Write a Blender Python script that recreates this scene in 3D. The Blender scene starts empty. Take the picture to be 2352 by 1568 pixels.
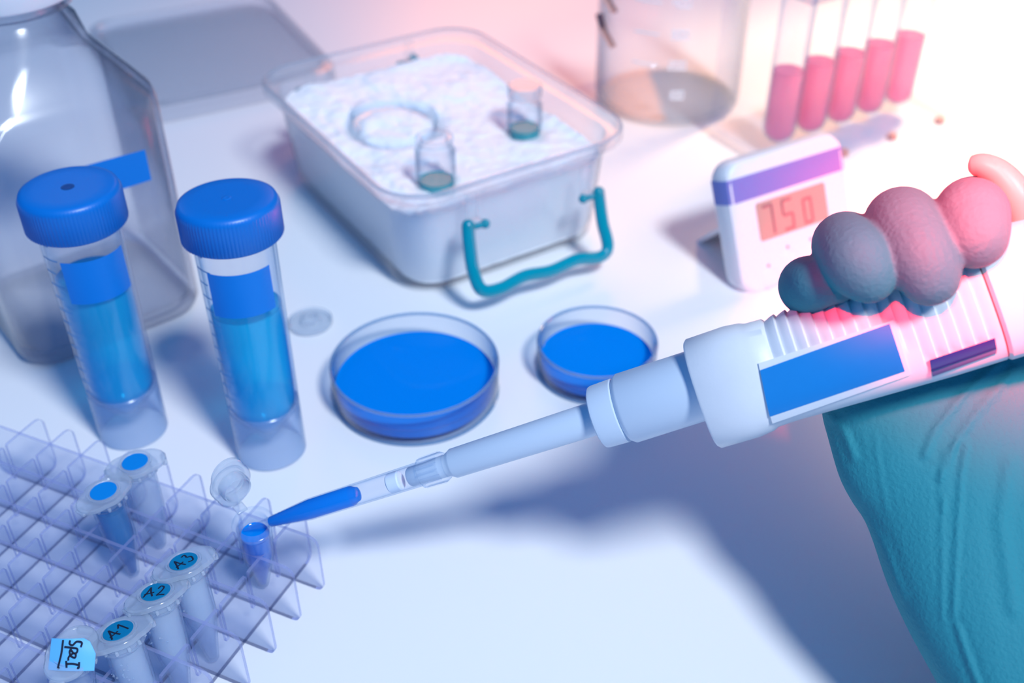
import bpy, bmesh, math, random
from mathutils import Vector, Matrix, noise
random.seed(7)
S = bpy.context.scene
C = S.collection
PI = math.pi
R_ = math.radians

# ------------------------------------------------------------------ camera
CH, FPX, PITCH, ROLL = 0.282, 2590.0, R_(36.84), R_(-0.507)
_f = Vector((0, math.cos(PITCH), -math.sin(PITCH)))
_r = Vector((1, 0, 0)); _u = _r.cross(_f)
RT = _r * math.cos(ROLL) + _u * math.sin(ROLL)
UP = -_r * math.sin(ROLL) + _u * math.cos(ROLL)
EYE = Vector((0, 0, CH))
cd = bpy.data.cameras.new('camera')
cam = bpy.data.objects.new('camera', cd); C.objects.link(cam)
cam.matrix_world = Matrix(((RT.x, UP.x, -_f.x, 0), (RT.y, UP.y, -_f.y, 0), (RT.z, UP.z, -_f.z, CH), (0, 0, 0, 1)))
cd.sensor_width = 36.0
cd.lens = FPX / 2352 * 36
cd.clip_start = 0.005
cd.dof.use_dof = True
cd.dof.focus_distance = 0.312
cd.dof.aperture_fstop = 10.5
cd.dof.aperture_blades = 0
S.camera = cam

def ray(px, py):
    return (RT * ((px - 1176) / FPX) - UP * ((py - 784) / FPX) + _f)
def at(px, py, z=0.0):
    d = ray(px, py); return EYE + d * ((z - CH) / d.z)
def deep(px, py, Z):
    return EYE + ray(px, py) * Z
def onplane(px, py, p, n):
    d = ray(px, py); return EYE + d * ((p - EYE).dot(n) / d.dot(n))

# ------------------------------------------------------------------ world, lights, exposure
w = bpy.data.worlds.new('world'); S.world = w; w.use_nodes = True
bg = w.node_tree.nodes['Background']
bg.inputs[0].default_value = (0.030, 0.185, 0.530, 1); bg.inputs[1].default_value = 1.0

def light(kind, name, loc, target, color, power, **kw):
    d = bpy.data.lights.new(name, kind); d.color = color; d.energy = power
    for k, v in kw.items(): setattr(d, k, v)
    o = bpy.data.objects.new(name, d); C.objects.link(o); o.location = loc
    o.rotation_euler = (Vector(target) - Vector(loc)).to_track_quat('-Z', 'Y').to_euler()
    return o
LD = Vector((0.40, -0.59, 0.92)).normalized()
TG = Vector((-0.05, 0.42, 0.0))
light('SPOT', 'key_lamp', TG + LD * 1.8, TG, (0.83, 0.90, 0.96), 124, spot_size=R_(44), spot_blend=1.0, shadow_soft_size=0.16)
light('SPOT', 'warm_lamp', (0.42, 0.85, 0.45), (0.31, 0.62, 0), (1.0, 0.60, 0.28), 36, spot_size=R_(54), spot_blend=1.0, shadow_soft_size=0.06)
light('SPOT', 'back_lamp', (0.0, 1.10, 0.30), (0.02, 0.80, 0), (1.0, 0.27, 0.04), 11, spot_size=R_(62), spot_blend=1.0, shadow_soft_size=0.18)
light('SPOT', 'added_red_tint', (0.00, 0.02, 0.47), (0.148, 0.255, 0.168), (1.0, 0.012, 0.012), 620, spot_size=R_(20), spot_blend=1.0, shadow_soft_size=0.035)  # added spot without a real source, tints the gloved fingers pink
S.view_settings.view_transform = 'Standard'
S.view_settings.look = 'None'
S.view_settings.gamma = 1.0
S.view_settings.use_curve_mapping = False
S.view_settings.exposure = 0.0
try:
    S.cycles.transparent_max_bounces = 64
    S.cycles.max_bounces = 10
    S.cycles.caustics_reflective = False
    S.cycles.caustics_refractive = False
    S.cycles.sample_clamp_indirect = 4.0
except Exception:
    pass

# ------------------------------------------------------------------ materials
def mat(name):
    m = bpy.data.materials.new(name); m.use_nodes = True
    nt = m.node_tree; nt.nodes.clear()
    return m, nt, nt.nodes, nt.links
def principled(name, col, rough=0.4, spec=0.5, bump=None, coat=0.0, sss=0.0, var=None):
    m, nt, N, L = mat(name)
    o = N.new('ShaderNodeOutputMaterial'); b = N.new('ShaderNodeBsdfPrincipled')
    b.inputs['Base Color'].default_value = (*col, 1); b.inputs['Roughness'].default_value = rough
    b.inputs['Specular IOR Level'].default_value = spec
    b.inputs['Coat Weight'].default_value = coat
    if sss:
        b.inputs['Subsurface Weight'].default_value = sss; b.inputs['Subsurface Scale'].default_value = 0.003
        b.inputs['Subsurface Radius'].default_value = (1, .6, .5)
    L.new(b.outputs[0], o.inputs[0])
    if var or bump:
        tc = N.new('ShaderNodeTexCoord')
    if var:
        n = N.new('ShaderNodeTexNoise'); n.inputs['Scale'].default_value = var[0]; n.inputs['Detail'].default_value = 4
        L.new(tc.outputs['Object'], n.inputs['Vector'])
        r = N.new('ShaderNodeMapRange'); r.inputs[3].default_value = 1 - var[1]; r.inputs[4].default_value = 1 + var[1]
        L.new(n.outputs[0], r.inputs[0])
        x = N.new('ShaderNodeVectorMath'); x.operation = 'SCALE'; x.inputs[0].default_value = col
        L.new(r.outputs[0], x.inputs['Scale']); L.new(x.outputs[0], b.inputs['Base Color'])
    if bump:
        prev = None
        for sc, st, dist in bump:
            n = N.new('ShaderNodeTexNoise'); n.inputs['Scale'].default_value = sc; n.inputs['Detail'].default_value = 3
            L.new(tc.outputs['Object'], n.inputs['Vector'])
            bp = N.new('ShaderNodeBump'); bp.inputs['Strength'].default_value = st; bp.inputs['Distance'].default_value = dist
            L.new(n.outputs[0], bp.inputs['Height'])
            if prev: L.new(prev.outputs[0], bp.inputs['Normal'])
            prev = bp
        L.new(prev.outputs[0], b.inputs['Normal'])
    return m
def clear(name, tint=(.97, .975, .985), edge=(.62, .70, .82), milk=0.0, milkcol=(.9, .93, 1), rough=0.05, refl=1.0, epow=2.5, trans=0.5):
    """thin see-through plastic or glass wall: tinted transmission, grazing-angle tint, mirror reflection, a little haze"""
    m, nt, N, L = mat(name)
    o = N.new('ShaderNodeOutputMaterial')
    lw = N.new('ShaderNodeLayerWeight'); lw.inputs['Blend'].default_value = 0.5
    p = N.new('ShaderNodeMath'); p.operation = 'POWER'; p.inputs[1].default_value = epow
    L.new(lw.outputs['Facing'], p.inputs[0])
    mx = N.new('ShaderNodeMix'); mx.data_type = 'RGBA'
    L.new(p.outputs[0], mx.inputs[0]); mx.inputs[6].default_value = (*tint, 1); mx.inputs[7].default_value = (*edge, 1)
    tr = N.new('ShaderNodeBsdfTransparent'); L.new(mx.outputs[2], tr.inputs[0])
    last = tr
    if milk:
        df = N.new('ShaderNodeBsdfDiffuse'); df.inputs[0].default_value = (*milkcol, 1)
        tl = N.new('ShaderNodeBsdfTranslucent'); tl.inputs[0].default_value = (*milkcol, 1)
        a = N.new('ShaderNodeMixShader'); a.inputs[0].default_value = trans
        L.new(df.outputs[0], a.inputs[1]); L.new(tl.outputs[0], a.inputs[2])
        b = N.new('ShaderNodeMixShader'); b.inputs[0].default_value = milk
        L.new(last.outputs[0], b.inputs[1]); L.new(a.outputs[0], b.inputs[2]); last = b
    q = N.new('ShaderNodeMath'); q.operation = 'POWER'; q.inputs[1].default_value = 4.5
    L.new(lw.outputs['Facing'], q.inputs[0])
    mr = N.new('ShaderNodeMapRange'); mr.inputs[3].default_value = 0.020 * refl; mr.inputs[4].default_value = 0.75 * refl
    L.new(q.outputs[0], mr.inputs[0])
    g = N.new('ShaderNodeBsdfGlossy'); g.inputs['Roughness'].default_value = rough
    s = N.new('ShaderNodeMixShader')
    L.new(mr.outputs[0], s.inputs[0]); L.new(last.outputs[0], s.inputs[1]); L.new(g.outputs[0], s.inputs[2])
    L.new(s.outputs[0], o.inputs[0])
    return m
def liquid(name, col, clearness=0.2, tcol=None, trans=0.5, rough=0.03):
    return clear(name, tint=tcol or col, edge=tuple(c * .8 for c in (tcol or col)), milk=1 - clearness, milkcol=col, rough=rough, refl=.8, trans=trans)

M = {}
M['table'] = principled('white_laminate', (.86, .865, .88), .33, .35, bump=[(300, .02, .0005)])
M['wall'] = principled('wall_paint', (.62, .5, .42), .7)
M['floor'] = principled('floor_vinyl', (.35, .36, .4), .6)
M['rack'] = clear('clear_acrylic', (.982, .987, 1.0), (.80, .84, .96), milk=.03, milkcol=(.8, .86, 1), rough=.04, refl=.8)
M['rack_edge'] = clear('acrylic_cut_edge', (.78, .81, .95), (.62, .67, .88), milk=.32, milkcol=(.62, .66, .92), rough=.25, refl=.5)
M['pp'] = clear('frosted_polypropylene', (.965, .98, .995), (.68, .82, .96), milk=.19, milkcol=(.82, .91, 1), rough=.12, refl=.9)
M['ppc'] = clear('clearer_polypropylene', (.975, .985, .995), (.66, .82, .96), milk=.05, milkcol=(.82, .91, 1), rough=.12, refl=.9)
M['pplid'] = clear('clear_lid_plastic', (.95, .97, .99), (.66, .80, .95), milk=.32, milkcol=(.88, .94, 1), rough=.14, refl=2.0)
M['tubeclear'] = clear('clear_tube_plastic', (.97, .98, .995), (.55, .74, .94), milk=.015, milkcol=(.8, .9, 1), rough=.05, refl=1.0, epow=3)
M['glass'] = clear('clear_glass', (.98, .988, .995), (.42, .58, .74), milk=0, rough=.02, refl=1.1, epow=3)
M['dishglass'] = clear('dish_glass', (.98, .988, .995), (.16, .36, .60), milk=0, rough=.03, refl=1.3, epow=2.0)
M['rimglass'] = clear('thick_glass_rim', (.72, .85, .96), (.40, .62, .85), milk=.28, milkcol=(.62, .82, 1), rough=.08, refl=3)
M['bottle'] = clear('thick_bottle_plastic', (.985, .988, .995), (.32, .36, .52), milk=.03, milkcol=(.8, .86, 1), rough=.15, refl=1.8, epow=2.6)
M['boxp'] = clear('clear_box_plastic', (.985, .99, .995), (.74, .80, .88), milk=.085, milkcol=(.96, .98, 1), rough=.12, refl=1.2, trans=.25)
M['lidp'] = clear('clear_lid_sheet', (.985, .99, .995), (.80, .85, .92), milk=.03, milkcol=(.85, .9, 1), rough=.15, refl=1.2)
M['rimhilite'] = clear('box_rim_highlight', (.86, .90, .95), (.70, .78, .88), milk=.35, milkcol=(.92, .96, 1), rough=.15, refl=2)  # pale colour painted as the highlight line along the box rim
M['skirt'] = clear('frosted_skirt', (.90, .94, .99), (.62, .78, .94), milk=.20, milkcol=(.70, .83, 1), rough=.2)
M['capblue'] = principled('blue_cap_plastic', (.0, .155, .56), .38, .45)
M['dimple'] = principled('dark_dimple', (.0, .05, .22), .5)
M['label'] = principled('blue_label', (.0, .19, .64), .45, .3)
M['label2'] = principled('pipette_blue_label', (.012, .22, .60), .35, .3, var=(300, .03))
M['liqblue'] = liquid('cyan_blue_liquid', (.0, .66, 1.0), .50, (.0, .84, 1.0), trans=.35)
M['liqdish'] = liquid('deep_blue_liquid', (.0, .27, .88), .10, (.0, .3, .9), trans=.1)
M['liqtip'] = liquid('blue_liquid_in_tip', (.0, .29, .90), .08, (.0, .35, .9), trans=.3)
M['liqpale'] = liquid('pale_blue_liquid', (.08, .46, .78), .45, (.25, .62, .88), trans=.5)
M['liqclear'] = liquid('clear_liquid', (.86, .93, 1), .55, (.93, .96, 1), trans=.5)
M['liqteal'] = liquid('teal_liquid', (.06, .50, .56), .22, (.30, .72, .76), trans=.3)
M['water'] = clear('still_water', (.97, .955, .965), (.85, .82, .86), milk=.03, rough=.02)
M['pink'] = liquid('pink_liquid', (.98, .42, .64), .42, (1, .66, .82), trans=.55)
M['teal'] = clear('teal_plastic', (.02, .40, .50), (.0, .2, .3), milk=.8, milkcol=(.0, .46, .60), rough=.12, refl=2.5, trans=.3)
M['sticker'] = principled('teal_sticker', (.0, .20, .40), .5, .3)
M['stickerb'] = principled('blue_sticker', (.0, .23, .66), .5, .3)
M['flag'] = principled('light_blue_tape', (.13, .50, .90), .5, .3)
M['ink'] = principled('black_ink', (.01, .012, .03), .4)
M['white'] = principled('white_plastic', (.80, .80, .82), .38, .4, bump=[(900, .05, .0003)])
M['pip'] = principled('pipette_white_plastic', (.74, .76, .80), .42, .35, bump=[(1500, .12, .0002), (250, .05, .0006)], var=(180, .03))
M['pipcone'] = principled('pipette_cone_plastic', (.58, .68, .80), .36, .4, bump=[(900, .05, .0002)])
M['seam'] = principled('dark_seam', (.20, .14, .15), .6)
M['navy'] = principled('navy_window', (.02, .035, .24), .12, .6, coat=.6)
M['navyglass'] = clear('smoked_window', (.45, .5, .7), (.1, .1, .3), rough=.03, refl=1.5)
M['stripe'] = principled('violet_stripe', (.17, .21, .56), .35, .4)
M['lcd'] = principled('lcd_screen', (.40, .33, .27), .3, .4)
M['lcdd'] = principled('lcd_digit', (.22, .15, .16), .4)
M['ice'] = principled('crushed_ice', (.97, .975, .985), .35, .5, bump=[(500, .2, .002), (1500, .2, .001)])
M['print'] = principled('white_print', (.92, .92, .9), .5)
M['darkprint'] = principled('brown_print', (.62, .32, .27), .6)
M['filter'] = principled('white_filter', (.85, .9, .97), .8)
M['capw'] = principled('white_bottle_cap', (.78, .82, .84), .5, .3)
M['grad'] = principled('blue_print', (.03, .22, .50), .5)
M['hook'] = principled('hook_painted_red_light', (.74, .36, .31), .4, .4)  # white hook; the red light falling on it is painted into this colour

# glove: nitrile with fine grain and long stretch folds
def glove_mat():
    m, nt, N, L = mat('teal_nitrile')
    o = N.new('ShaderNodeOutputMaterial'); b = N.new('ShaderNodeBsdfPrincipled')
    b.inputs['Base Color'].default_value = (.024, .24, .295, 1)
    b.inputs['Roughness'].default_value = .74; b.inputs['Specular IOR Level'].default_value = .3
    tc = N.new('ShaderNodeTexCoord')
    v = N.new('ShaderNodeTexVoronoi'); v.inputs['Scale'].default_value = 900
    n0 = N.new('ShaderNodeTexNoise'); n0.inputs['Scale'].default_value = 850; n0.inputs['Detail'].default_value = 2
    L.new(tc.outputs['Object'], n0.inputs['Vector'])
    b0 = N.new('ShaderNodeBump'); b0.inputs['Strength'].default_value = .5; b0.inputs['Distance'].default_value = .0006
    L.new(n0.outputs[0], b0.inputs['Height'])
    mp = N.new('ShaderNodeMapping'); mp.inputs['Rotation'].default_value = (R_(20), R_(10), R_(25)); mp.inputs['Scale'].default_value = (70, 8, 14)
    L.new(tc.outputs['Object'], mp.inputs['Vector'])
    n1 = N.new('ShaderNodeTexNoise'); n1.inputs['Scale'].default_value = 1.6; n1.inputs['Detail'].default_value = 2; n1.inputs['Distortion'].default_value = .4
    L.new(mp.outputs[0], n1.inputs['Vector'])
    mr = N.new('ShaderNodeMapRange'); mr.inputs[1].default_value = .52; mr.inputs[2].default_value = .75
    L.new(n1.outputs[0], mr.inputs[0])
    b1 = N.new('ShaderNodeBump'); b1.inputs['Strength'].default_value = .12; b1.inputs['Distance'].default_value = .0012
    L.new(mr.outputs[0], b1.inputs['Height']); L.new(b0.outputs[0], b1.inputs['Normal'])
    L.new(b1.outputs[0], b.inputs['Normal']); L.new(b.outputs[0], o.inputs[0])
    return m
M['glove'] = glove_mat()

# ------------------------------------------------------------------ builders
def frame(loc, rz=0.0, tilt=None):
    m = Matrix.Translation(Vector(loc))
    if tilt is not None:                       # lean the z axis to this direction
        t = Vector(tilt).normalized()
        m = m @ Vector((0, 0, 1)).rotation_difference(t).to_matrix().to_4x4()
    return m @ Matrix.Rotation(rz, 4, 'Z')
FR = {}
def thing(name, label, cat, mtx=None, group=None):
    o = bpy.data.objects.new(name, None); C.objects.link(o)
    o.empty_display_size = .01
    mtx = mtx or Matrix.Identity(4)
    o.matrix_world = mtx; FR[o.name] = mtx
    o['label'] = label; o['category'] = cat
    if group: o['group'] = group
    return o
def tag(o, label, cat, group=None, kind=None):
    o['label'] = label; o['category'] = cat
    if group: o['group'] = group
    if kind: o['kind'] = kind
    return o
def link(name, bm, mats, parent=None, smooth=True, world=False, label=None, angle=40):
    me = bpy.data.meshes.new(name)
    if world and parent is not None:
        bmesh.ops.transform(bm, matrix=chain(parent).inverted(), verts=bm.verts)
    bmesh.ops.recalc_face_normals(bm, faces=bm.faces)
    bm.to_mesh(me); bm.free()
    for m in (mats if isinstance(mats, (list, tuple)) else [mats]): me.materials.append(m)
    o = bpy.data.objects.new(name, me); C.objects.link(o)
    if parent is not None: o.parent = parent
    if smooth:
        me.shade_smooth()
        try: me.set_sharp_from_angle(angle=R_(angle))
        except Exception: pass
    if label: o['label'] = label
    return o
def chain(p):
    m = Matrix.Identity(4)
    while p is not None:
        if p.name in FR: m = FR[p.name] @ m
        p = p.parent
    return m
def nb(): return bmesh.new()

def lathe(bm, prof, n=64, mtx=None, mi=0, closed=False, ridges=None):
    """prof: list of (r, z); r=0 ends are capped to a point"""
    rings = []
    for (r, z) in prof:
        if r < 1e-7:
            rings.append([bm.verts.new((0, 0, z))])
        else:
            rings.append([bm.verts.new((r * math.cos(2 * PI * i / n), r * math.sin(2 * PI * i / n), z)) for i in range(n)])
    pr = list(zip(rings, rings[1:]))
    if closed: pr.append((rings[-1], rings[0]))
    for a, b in pr:
        for i in range(n):
            j = (i + 1) % n
            if len(a) == 1 and len(b) == 1: continue
            if len(a) == 1: f = bm.faces.new((a[0], b[i], b[j]))
            elif len(b) == 1: f = bm.faces.new((a[i], a[j], b[0]))
            else: f = bm.faces.new((a[i], a[j], b[j], b[i]))
            f.material_index = mi
    vs = [v for r in rings for v in r]
    if mtx is not None: bmesh.ops.transform(bm, matrix=mtx, verts=vs)
    return vs
def loft(bm, rings, close_ring=True, cap=True, mi=0, loop=False):
    vr = [[bm.verts.new(p) for p in r] for r in rings]
    n = len(vr[0])
    pr = list(zip(vr, vr[1:]))
    if loop: pr.append((vr[-1], vr[0]))
    for a, b in pr:
        for i in range(n if close_ring else n - 1):
            j = (i + 1) % n
            f = bm.faces.new((a[i], a[j], b[j], b[i])); f.material_index = mi
    if cap and not loop:
        f = bm.faces.new(list(reversed(vr[0]))); f.material_index = mi
        f = bm.faces.new(vr[-1]); f.material_index = mi
    return vr
def catmull(pts, k=8):
    pts = [Vector(p) for p in pts]; out = []
    P = [pts[0] * 2 - pts[1]] + pts + [pts[-1] * 2 - pts[-2]]
    for i in range(1, len(P) - 2):
        for s in range(k):
            t = s / k; a, b, c, d = P[i - 1], P[i], P[i + 1], P[i + 2]
            out.append(.5 * ((2 * b) + (c - a) * t + (2 * a - 5 * b + 4 * c - d) * t * t + (3 * b - a - 3 * c + d) * t ** 3))
    out.append(pts[-1]); return out
def sweep(bm, pts, rad, n=12, ref=None, flat=1.0, mi=0, cap=True):
    """tube along pts; rad number or function of 0..1; flat scales across ref"""
    ref = Vector(ref) if ref is not None else Vector((0.013, 0.02, 1))
    rings = []
    for i, p in enumerate(pts):
        p = Vector(p)
        t = (Vector(pts[min(i + 1, len(pts) - 1)]) - Vector(pts[max(i - 1, 0)])).normalized()
        a = t.cross(ref)
        if a.length < 1e-4: a = t.cross(Vector((1, 0, 0)))
        a.normalize(); b = a.cross(t)
        r = rad(i / (len(pts) - 1)) if callable(rad) else rad
        rings.append([p + a * (r * math.cos(2 * PI * k / n)) + b * (r * flat * math.sin(2 * PI * k / n)) for k in range(n)])
    loft(bm, rings, mi=mi, cap=cap)
def rrect(wx, wy, r, z, seg=6, cx=0, cy=0):
    out = []
    for qx, qy, a0 in ((1, 1, 0), (-1, 1, 90), (-1, -1, 180), (1, -1, 270)):
        for s in range(seg + 1):
            a = R_(a0 + 90 * s / seg)
            out.append(Vector((cx + qx * (wx / 2 - r) + r * math.cos(a), cy + qy * (wy / 2 - r) + r * math.sin(a), z)))
    return out
def box(bm, c, s, bevel=0.0, mi=0, mtx=None):
    r = bmesh.ops.create_cube(bm, size=1.0); vs = r['verts']
    bmesh.ops.transform(bm, matrix=Matrix.Translation(Vector(c)) @ Matrix.Diagonal((*s, 1)), verts=vs)
    fs = set(f for v in vs for f in v.link_faces)
    for f in fs: f.material_index = mi
    if bevel:
        es = set(e for v in vs for e in v.link_edges)
        g = bmesh.ops.bevel(bm, geom=list(es), offset=bevel, segments=3, affect='EDGES', profile=.5)
        vs = list(set(v for f in g['faces'] for v in f.verts) | set(v for v in vs if v.is_valid))
    if mtx is not None: bmesh.ops.transform(bm, matrix=mtx, verts=vs)
    return vs
def extrude_poly(bm, pts, thick_vec, mi=0, mi_side=None):
    """flat outline pts (3D) given a real thickness"""
    t = Vector(thick_vec)
    a = [bm.verts.new(Vector(p)) for p in pts]; b = [bm.verts.new(Vector(p) + t) for p in pts]
    f = bm.faces.new(a); f.material_index = mi
    f = bm.faces.new(list(reversed(b))); f.material_index = mi
    n = len(a)
    for i in range(n):
        f = bm.faces.new((a[i], b[i], b[(i + 1) % n], a[(i + 1) % n])); f.material_index = mi if mi_side is None else mi_side
def strokes(bm, lines, o, ex, ey, w, h, mi=0):
    """pen strokes: 2D polylines laid on a surface at o with axes ex, ey"""
    ez = ex.cross(ey).normalized()
    for ln in lines:
        P = [o + ex * x + ey * y + ez * h for x, y in ln]
        if len(P) > 2: P = catmull(P, 5)
        sweep(bm, P, w, n=6, ref=ez, flat=.35, mi=mi)

GLY = {  # handwritten strokes in a 0..1 box
 'A': [[(0.0, 0), (.30, .55), (.5, 1.0)], [(.5, 1.0), (.62, .5), (.85, 0)], [(.02, .30), (.5, .36), (.95, .42)]],
 '1': [[(.0, .62), (.35, .98)], [(.35, .98), (.5, .5), (.62, .0)]],
 '2': [[(.05, .75), (.3, 1), (.65, .85), (.5, .45), (.05, .03)], [(.05, .03), (.5, .06), (.95, .0)]],
 '3': [[(.1, .95), (.55, 1.0), (.45, .62)], [(.45, .62), (.85, .45), (.6, .02), (.05, .1)]],
}
SEG = {'7': 'abc', '5': 'acdfg', '0': 'abcdef', '2': 'abdeg', '1': 'bc', '3': 'abcdg', '4': 'bcfg'}
SEGL = {'a': [(0, 1), (.55, 1)], 'b': [(.55, 1), (.55, .5)], 'c': [(.55, .5), (.55, 0)], 'd': [(0, 0), (.55, 0)], 'e': [(0, 0), (0, .5)], 'f': [(0, .5), (0, 1)], 'g': [(0, .5), (.55, .5)]}

# ================================================================== SETTING
bm = nb()
extrude_poly(bm, [Vector((x, y, -.03)) for x, y in ((-.9, -.45), (.9, -.45), (.9, 1.05), (-.9, 1.05))], (0, 0, .03))
tag(link('table', bm, M['table'], smooth=False), 'white laminate laboratory bench top under all the glassware', 'table')
bm = nb(); box(bm, (0, .3, -.76), (5, 4, .02)); o = link('floor', bm, M['floor'], smooth=False); o['kind'] = 'structure'
bm = nb(); box(bm, (0, 1.5, .4), (5, .05, 2.3)); o = link('wall_back', bm, M['wall'], smooth=False); o['kind'] = 'structure'

# ================================================================== MICROTUBE RACK
RU = Vector((math.cos(R_(-24.84)), math.sin(R_(-24.84)), 0)); RV = Vector((-RU.y, RU.x, 0))
RO = Vector((-.1205, .2407, 0)); SP = .01365; RH = .024; RTK = .0011
def cell(i, j, z=0): return RO + RU * ((j - 4) * SP) - RV * ((i - 3) * SP) + Vector((0, 0, z))
rack = thing('microtube_rack', 'clear acrylic microtube rack of crossed slotted sheets, lower left on the bench', 'tube rack', Matrix.Translation(cell(4.5, 3)))
def sheet(p0, d, nrm, length, top, slots=(), z0=0.0, rad=.0035):
    """upright acrylic sheet with rounded corners and open slots along its top edge"""
    pts = []
    def q(x, z): return p0 + d * x + Vector((0, 0, z)) - nrm * (RTK / 2)
    def arc(cx, cz, a0, a1, r, n=5):
        return [q(cx + r * math.cos(R_(a0 + (a1 - a0) * k / n)), cz + r * math.sin(R_(a0 + (a1 - a0) * k / n))) for k in range(n + 1)]
    pts += arc(rad, z0 + rad, 180, 270, rad); pts += arc(length - rad, z0 + rad, 270, 360, rad)
    pts += arc(length - rad, top - rad, 0, 90, rad)
    for sx, sw, sd in sorted(slots, reverse=True):
        pts += arc(sx + sw / 2 + .0006, top - .0006, 90, 180, .0006, 2)
        pts += [q(sx + sw / 2, top - sd), q(sx - sw / 2, top - sd)]
        pts += arc(sx - sw / 2 - .0006, top - .0006, 0, 90, .0006, 2)
    pts += arc(rad, top - rad, 90, 180, rad)
    bm = nb(); extrude_poly(bm, pts, nrm * RTK, 0, 1)
    return bm
for i in range(1, 9):                          # long sheets, A direction
    L0, L1 = -2.1, 7.88
    bmx = sheet(cell(i, L0), RU, RV, (L1 - L0) * SP, RH)
    link('long_divider', bmx, [M['rack'], M['rack_edge']], rack, smooth=False, world=True)
for j in range(-1, 8):                         # cross sheets, B direction, with empty slots midway
    I0, I1 = .22, 8.8
    sl = [((k + .5 - I0) * SP, .0013, RH * .62) for k in range(1, 8)]
    bmx = sheet(cell(I0, j), -RV, RU, (I1 - I0) * SP, RH - .0004, sl)
    link('cross_divider', bmx, [M['rack'], M['rack_edge']], rack, smooth=False, world=True)

# ================================================================== MICROTUBES
def tube_body(bm):
    out = [(.0, 0.0), (.0011, .0002), (.0018, .0012), (.0046, .0165), (.0050, .0185), (.0053, .0330), (.0064, .0334), (.0065, .0349), (.0060, .0352)]
    inn = [(.0046, .0351), (.0044, .0190), (.0040, .0168), (.0012, .0018), (.0, .0012)]
    lathe(bm, out + inn, 40)
def lid_outline(k=1.0, tab=.0094, hinge=.0094):
    pts = []
    for i in range(48):
        a = 2 * PI * i / 48; r = .0066 * k
        c = abs(math.cos(a))
        ext = (tab if math.cos(a) < 0 else hinge) - .0066
        r += ext * max(0, (c - .55) / .45) ** 1.3
        pts.append((r * math.cos(a), r * math.sin(a)))
    return pts
def microtube(i, j, dirxy, lean, label, sticker=None, text=None, tdir=None, liq=None, lvl=.0, opened=False, bubbles=0, base=(0, 0)):
    t = Vector((lean[0], lean[1], 1)).normalized()
    loc = cell(i, j, .0012) + Vector((base[0], base[1], 0)); rz = math.atan2(dirxy[1], dirxy[0])
    th = thing('microtube', label, 'microtube', frame(loc, rz, t), None)
    bm = nb(); tube_body(bm)
    for k in range(bubbles):
        a = random.uniform(3.9, 5.3) - rz; z = random.uniform(.0225, .030); r = .0055
        bmesh.ops.create_icosphere(bm, subdivisions=2, radius=random.uniform(.00015, .0004), matrix=Matrix.Translation((r * math.cos(a), r * math.sin(a), z)))
    link('tube_body', bm, M['ppc' if liq in ('liqtip', 'liqpale') else 'pp'], th)
    if liq:
        top = lvl; rr = .0040 + max(0, (top - .0168)) * .022 if top > .0168 else .0012 + (top - .0018) * .187
        pr = [(0, .0014), (.0011, .0019)]
        if top > .0168: pr += [(.0039, .0168), (.00428, .0190)]
        rr = .00428 if top > .018 else rr - .0001
        pr += [(rr, top), (rr - .0005, top - .0004), (rr - .0008, top - .00041), (0, top - .00041)]
        bm = nb(); lathe(bm, pr, 32); link('liquid', bm, M[liq], th)
    # lid
    bm = nb()
    O = lid_outline()
    if not opened:
        z0, z1 = .0353, .0371
        rings = [[Vector((x * s, y * s, z)) for x, y in O] for s, z in ((.94, z0), (1, z0 + .0004), (1, z1 - .0004), (.95, z1))]
        # shallow round recess with raised ring on the lid
        loft(bm, rings)
        lathe(bm, [(.0052, z1 - .0002), (.0052, z1 + .0004), (.0046, z1 + .0004), (.0044, z1 + .0001), (0, z1 + .0001)], 40)
        lathe(bm, [(0, .0325), (.0042, .0325), (.0045, .033), (.0045, z0)], 32)
        for a in range(5):
            an = R_(-60 + a * 30 - 90); box(bm, (.0063 * math.cos(an), .0063 * math.sin(an), .0345), (.0010, .0010, .0014), .0003)
        box(bm, (.0087, 0, .0352), (.0016, .0044, .0022), .0005); box(bm, (-.0087, 0, .0357), (.0022, .0040, .0012), .0004)
        lid = link('lid', bm, M['pplid'], th)
        if sticker:
            bm = nb(); zs = z1 + .00015
            lathe(bm, [(0, zs), (.0040, zs), (.0041, zs + .0001), (.0040, zs + .0002), (0, zs + .0002)], 40)
            if text:
                ang = math.atan2(tdir[1], tdir[0]) - rz
                ex = Vector((math.cos(ang), math.sin(ang), 0)); ey = Vector((-ex.y, ex.x, 0))
                for c, ox in zip(text, (-.0031, .0004)):
                    sw = .0022 if c == 'A' else .0019
                    lines = [[(x * sw * 1.35, y * .0043) for x, y in l] for l in GLY[c]]
                    strokes(bm, lines, Vector((0, 0, zs + .0002)) + ex * ox + ey * -.0021, ex, ey, .00027, .0, mi=1)
            link('sticker', bm, [M[sticker], M['ink']], lid)
    else:
        # hinge strap and the lid standing open beyond the rim
        box(bm, (.0072, 0, .0350), (.0034, .0034, .0008), .0003)
        tilt = Matrix.Translation((.0092, 0, .0352)) @ Matrix.Rotation(R_(98), 4, 'Y')
        rings = [[Vector((x * s - .0094, y * s, z)) for x, y in O] for s, z in ((.95, -.0008), (1, -.0004), (1, .0006), (.95, .001))]
        vr = loft(bm, rings)
        bmesh.ops.transform(bm, matrix=tilt, verts=[v for r in vr for v in r])
        lathe(bm, [(.0046, -.0005), (.0047, -.0030), (.0044, -.0042), (.0040, -.0042), (.0041, -.0006)], 40, mtx=tilt @ Matrix.Translation((-.0094, 0, 0)))
        lathe(bm, [(.0054, .0009), (.0054, .0013), (.0048, .0013), (.0047, .0009)], 40, mtx=tilt @ Matrix.Translation((-.0094, 0, 0)))
        lid = link('lid', bm, M['pplid'], th)
    return th, lid
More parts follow.
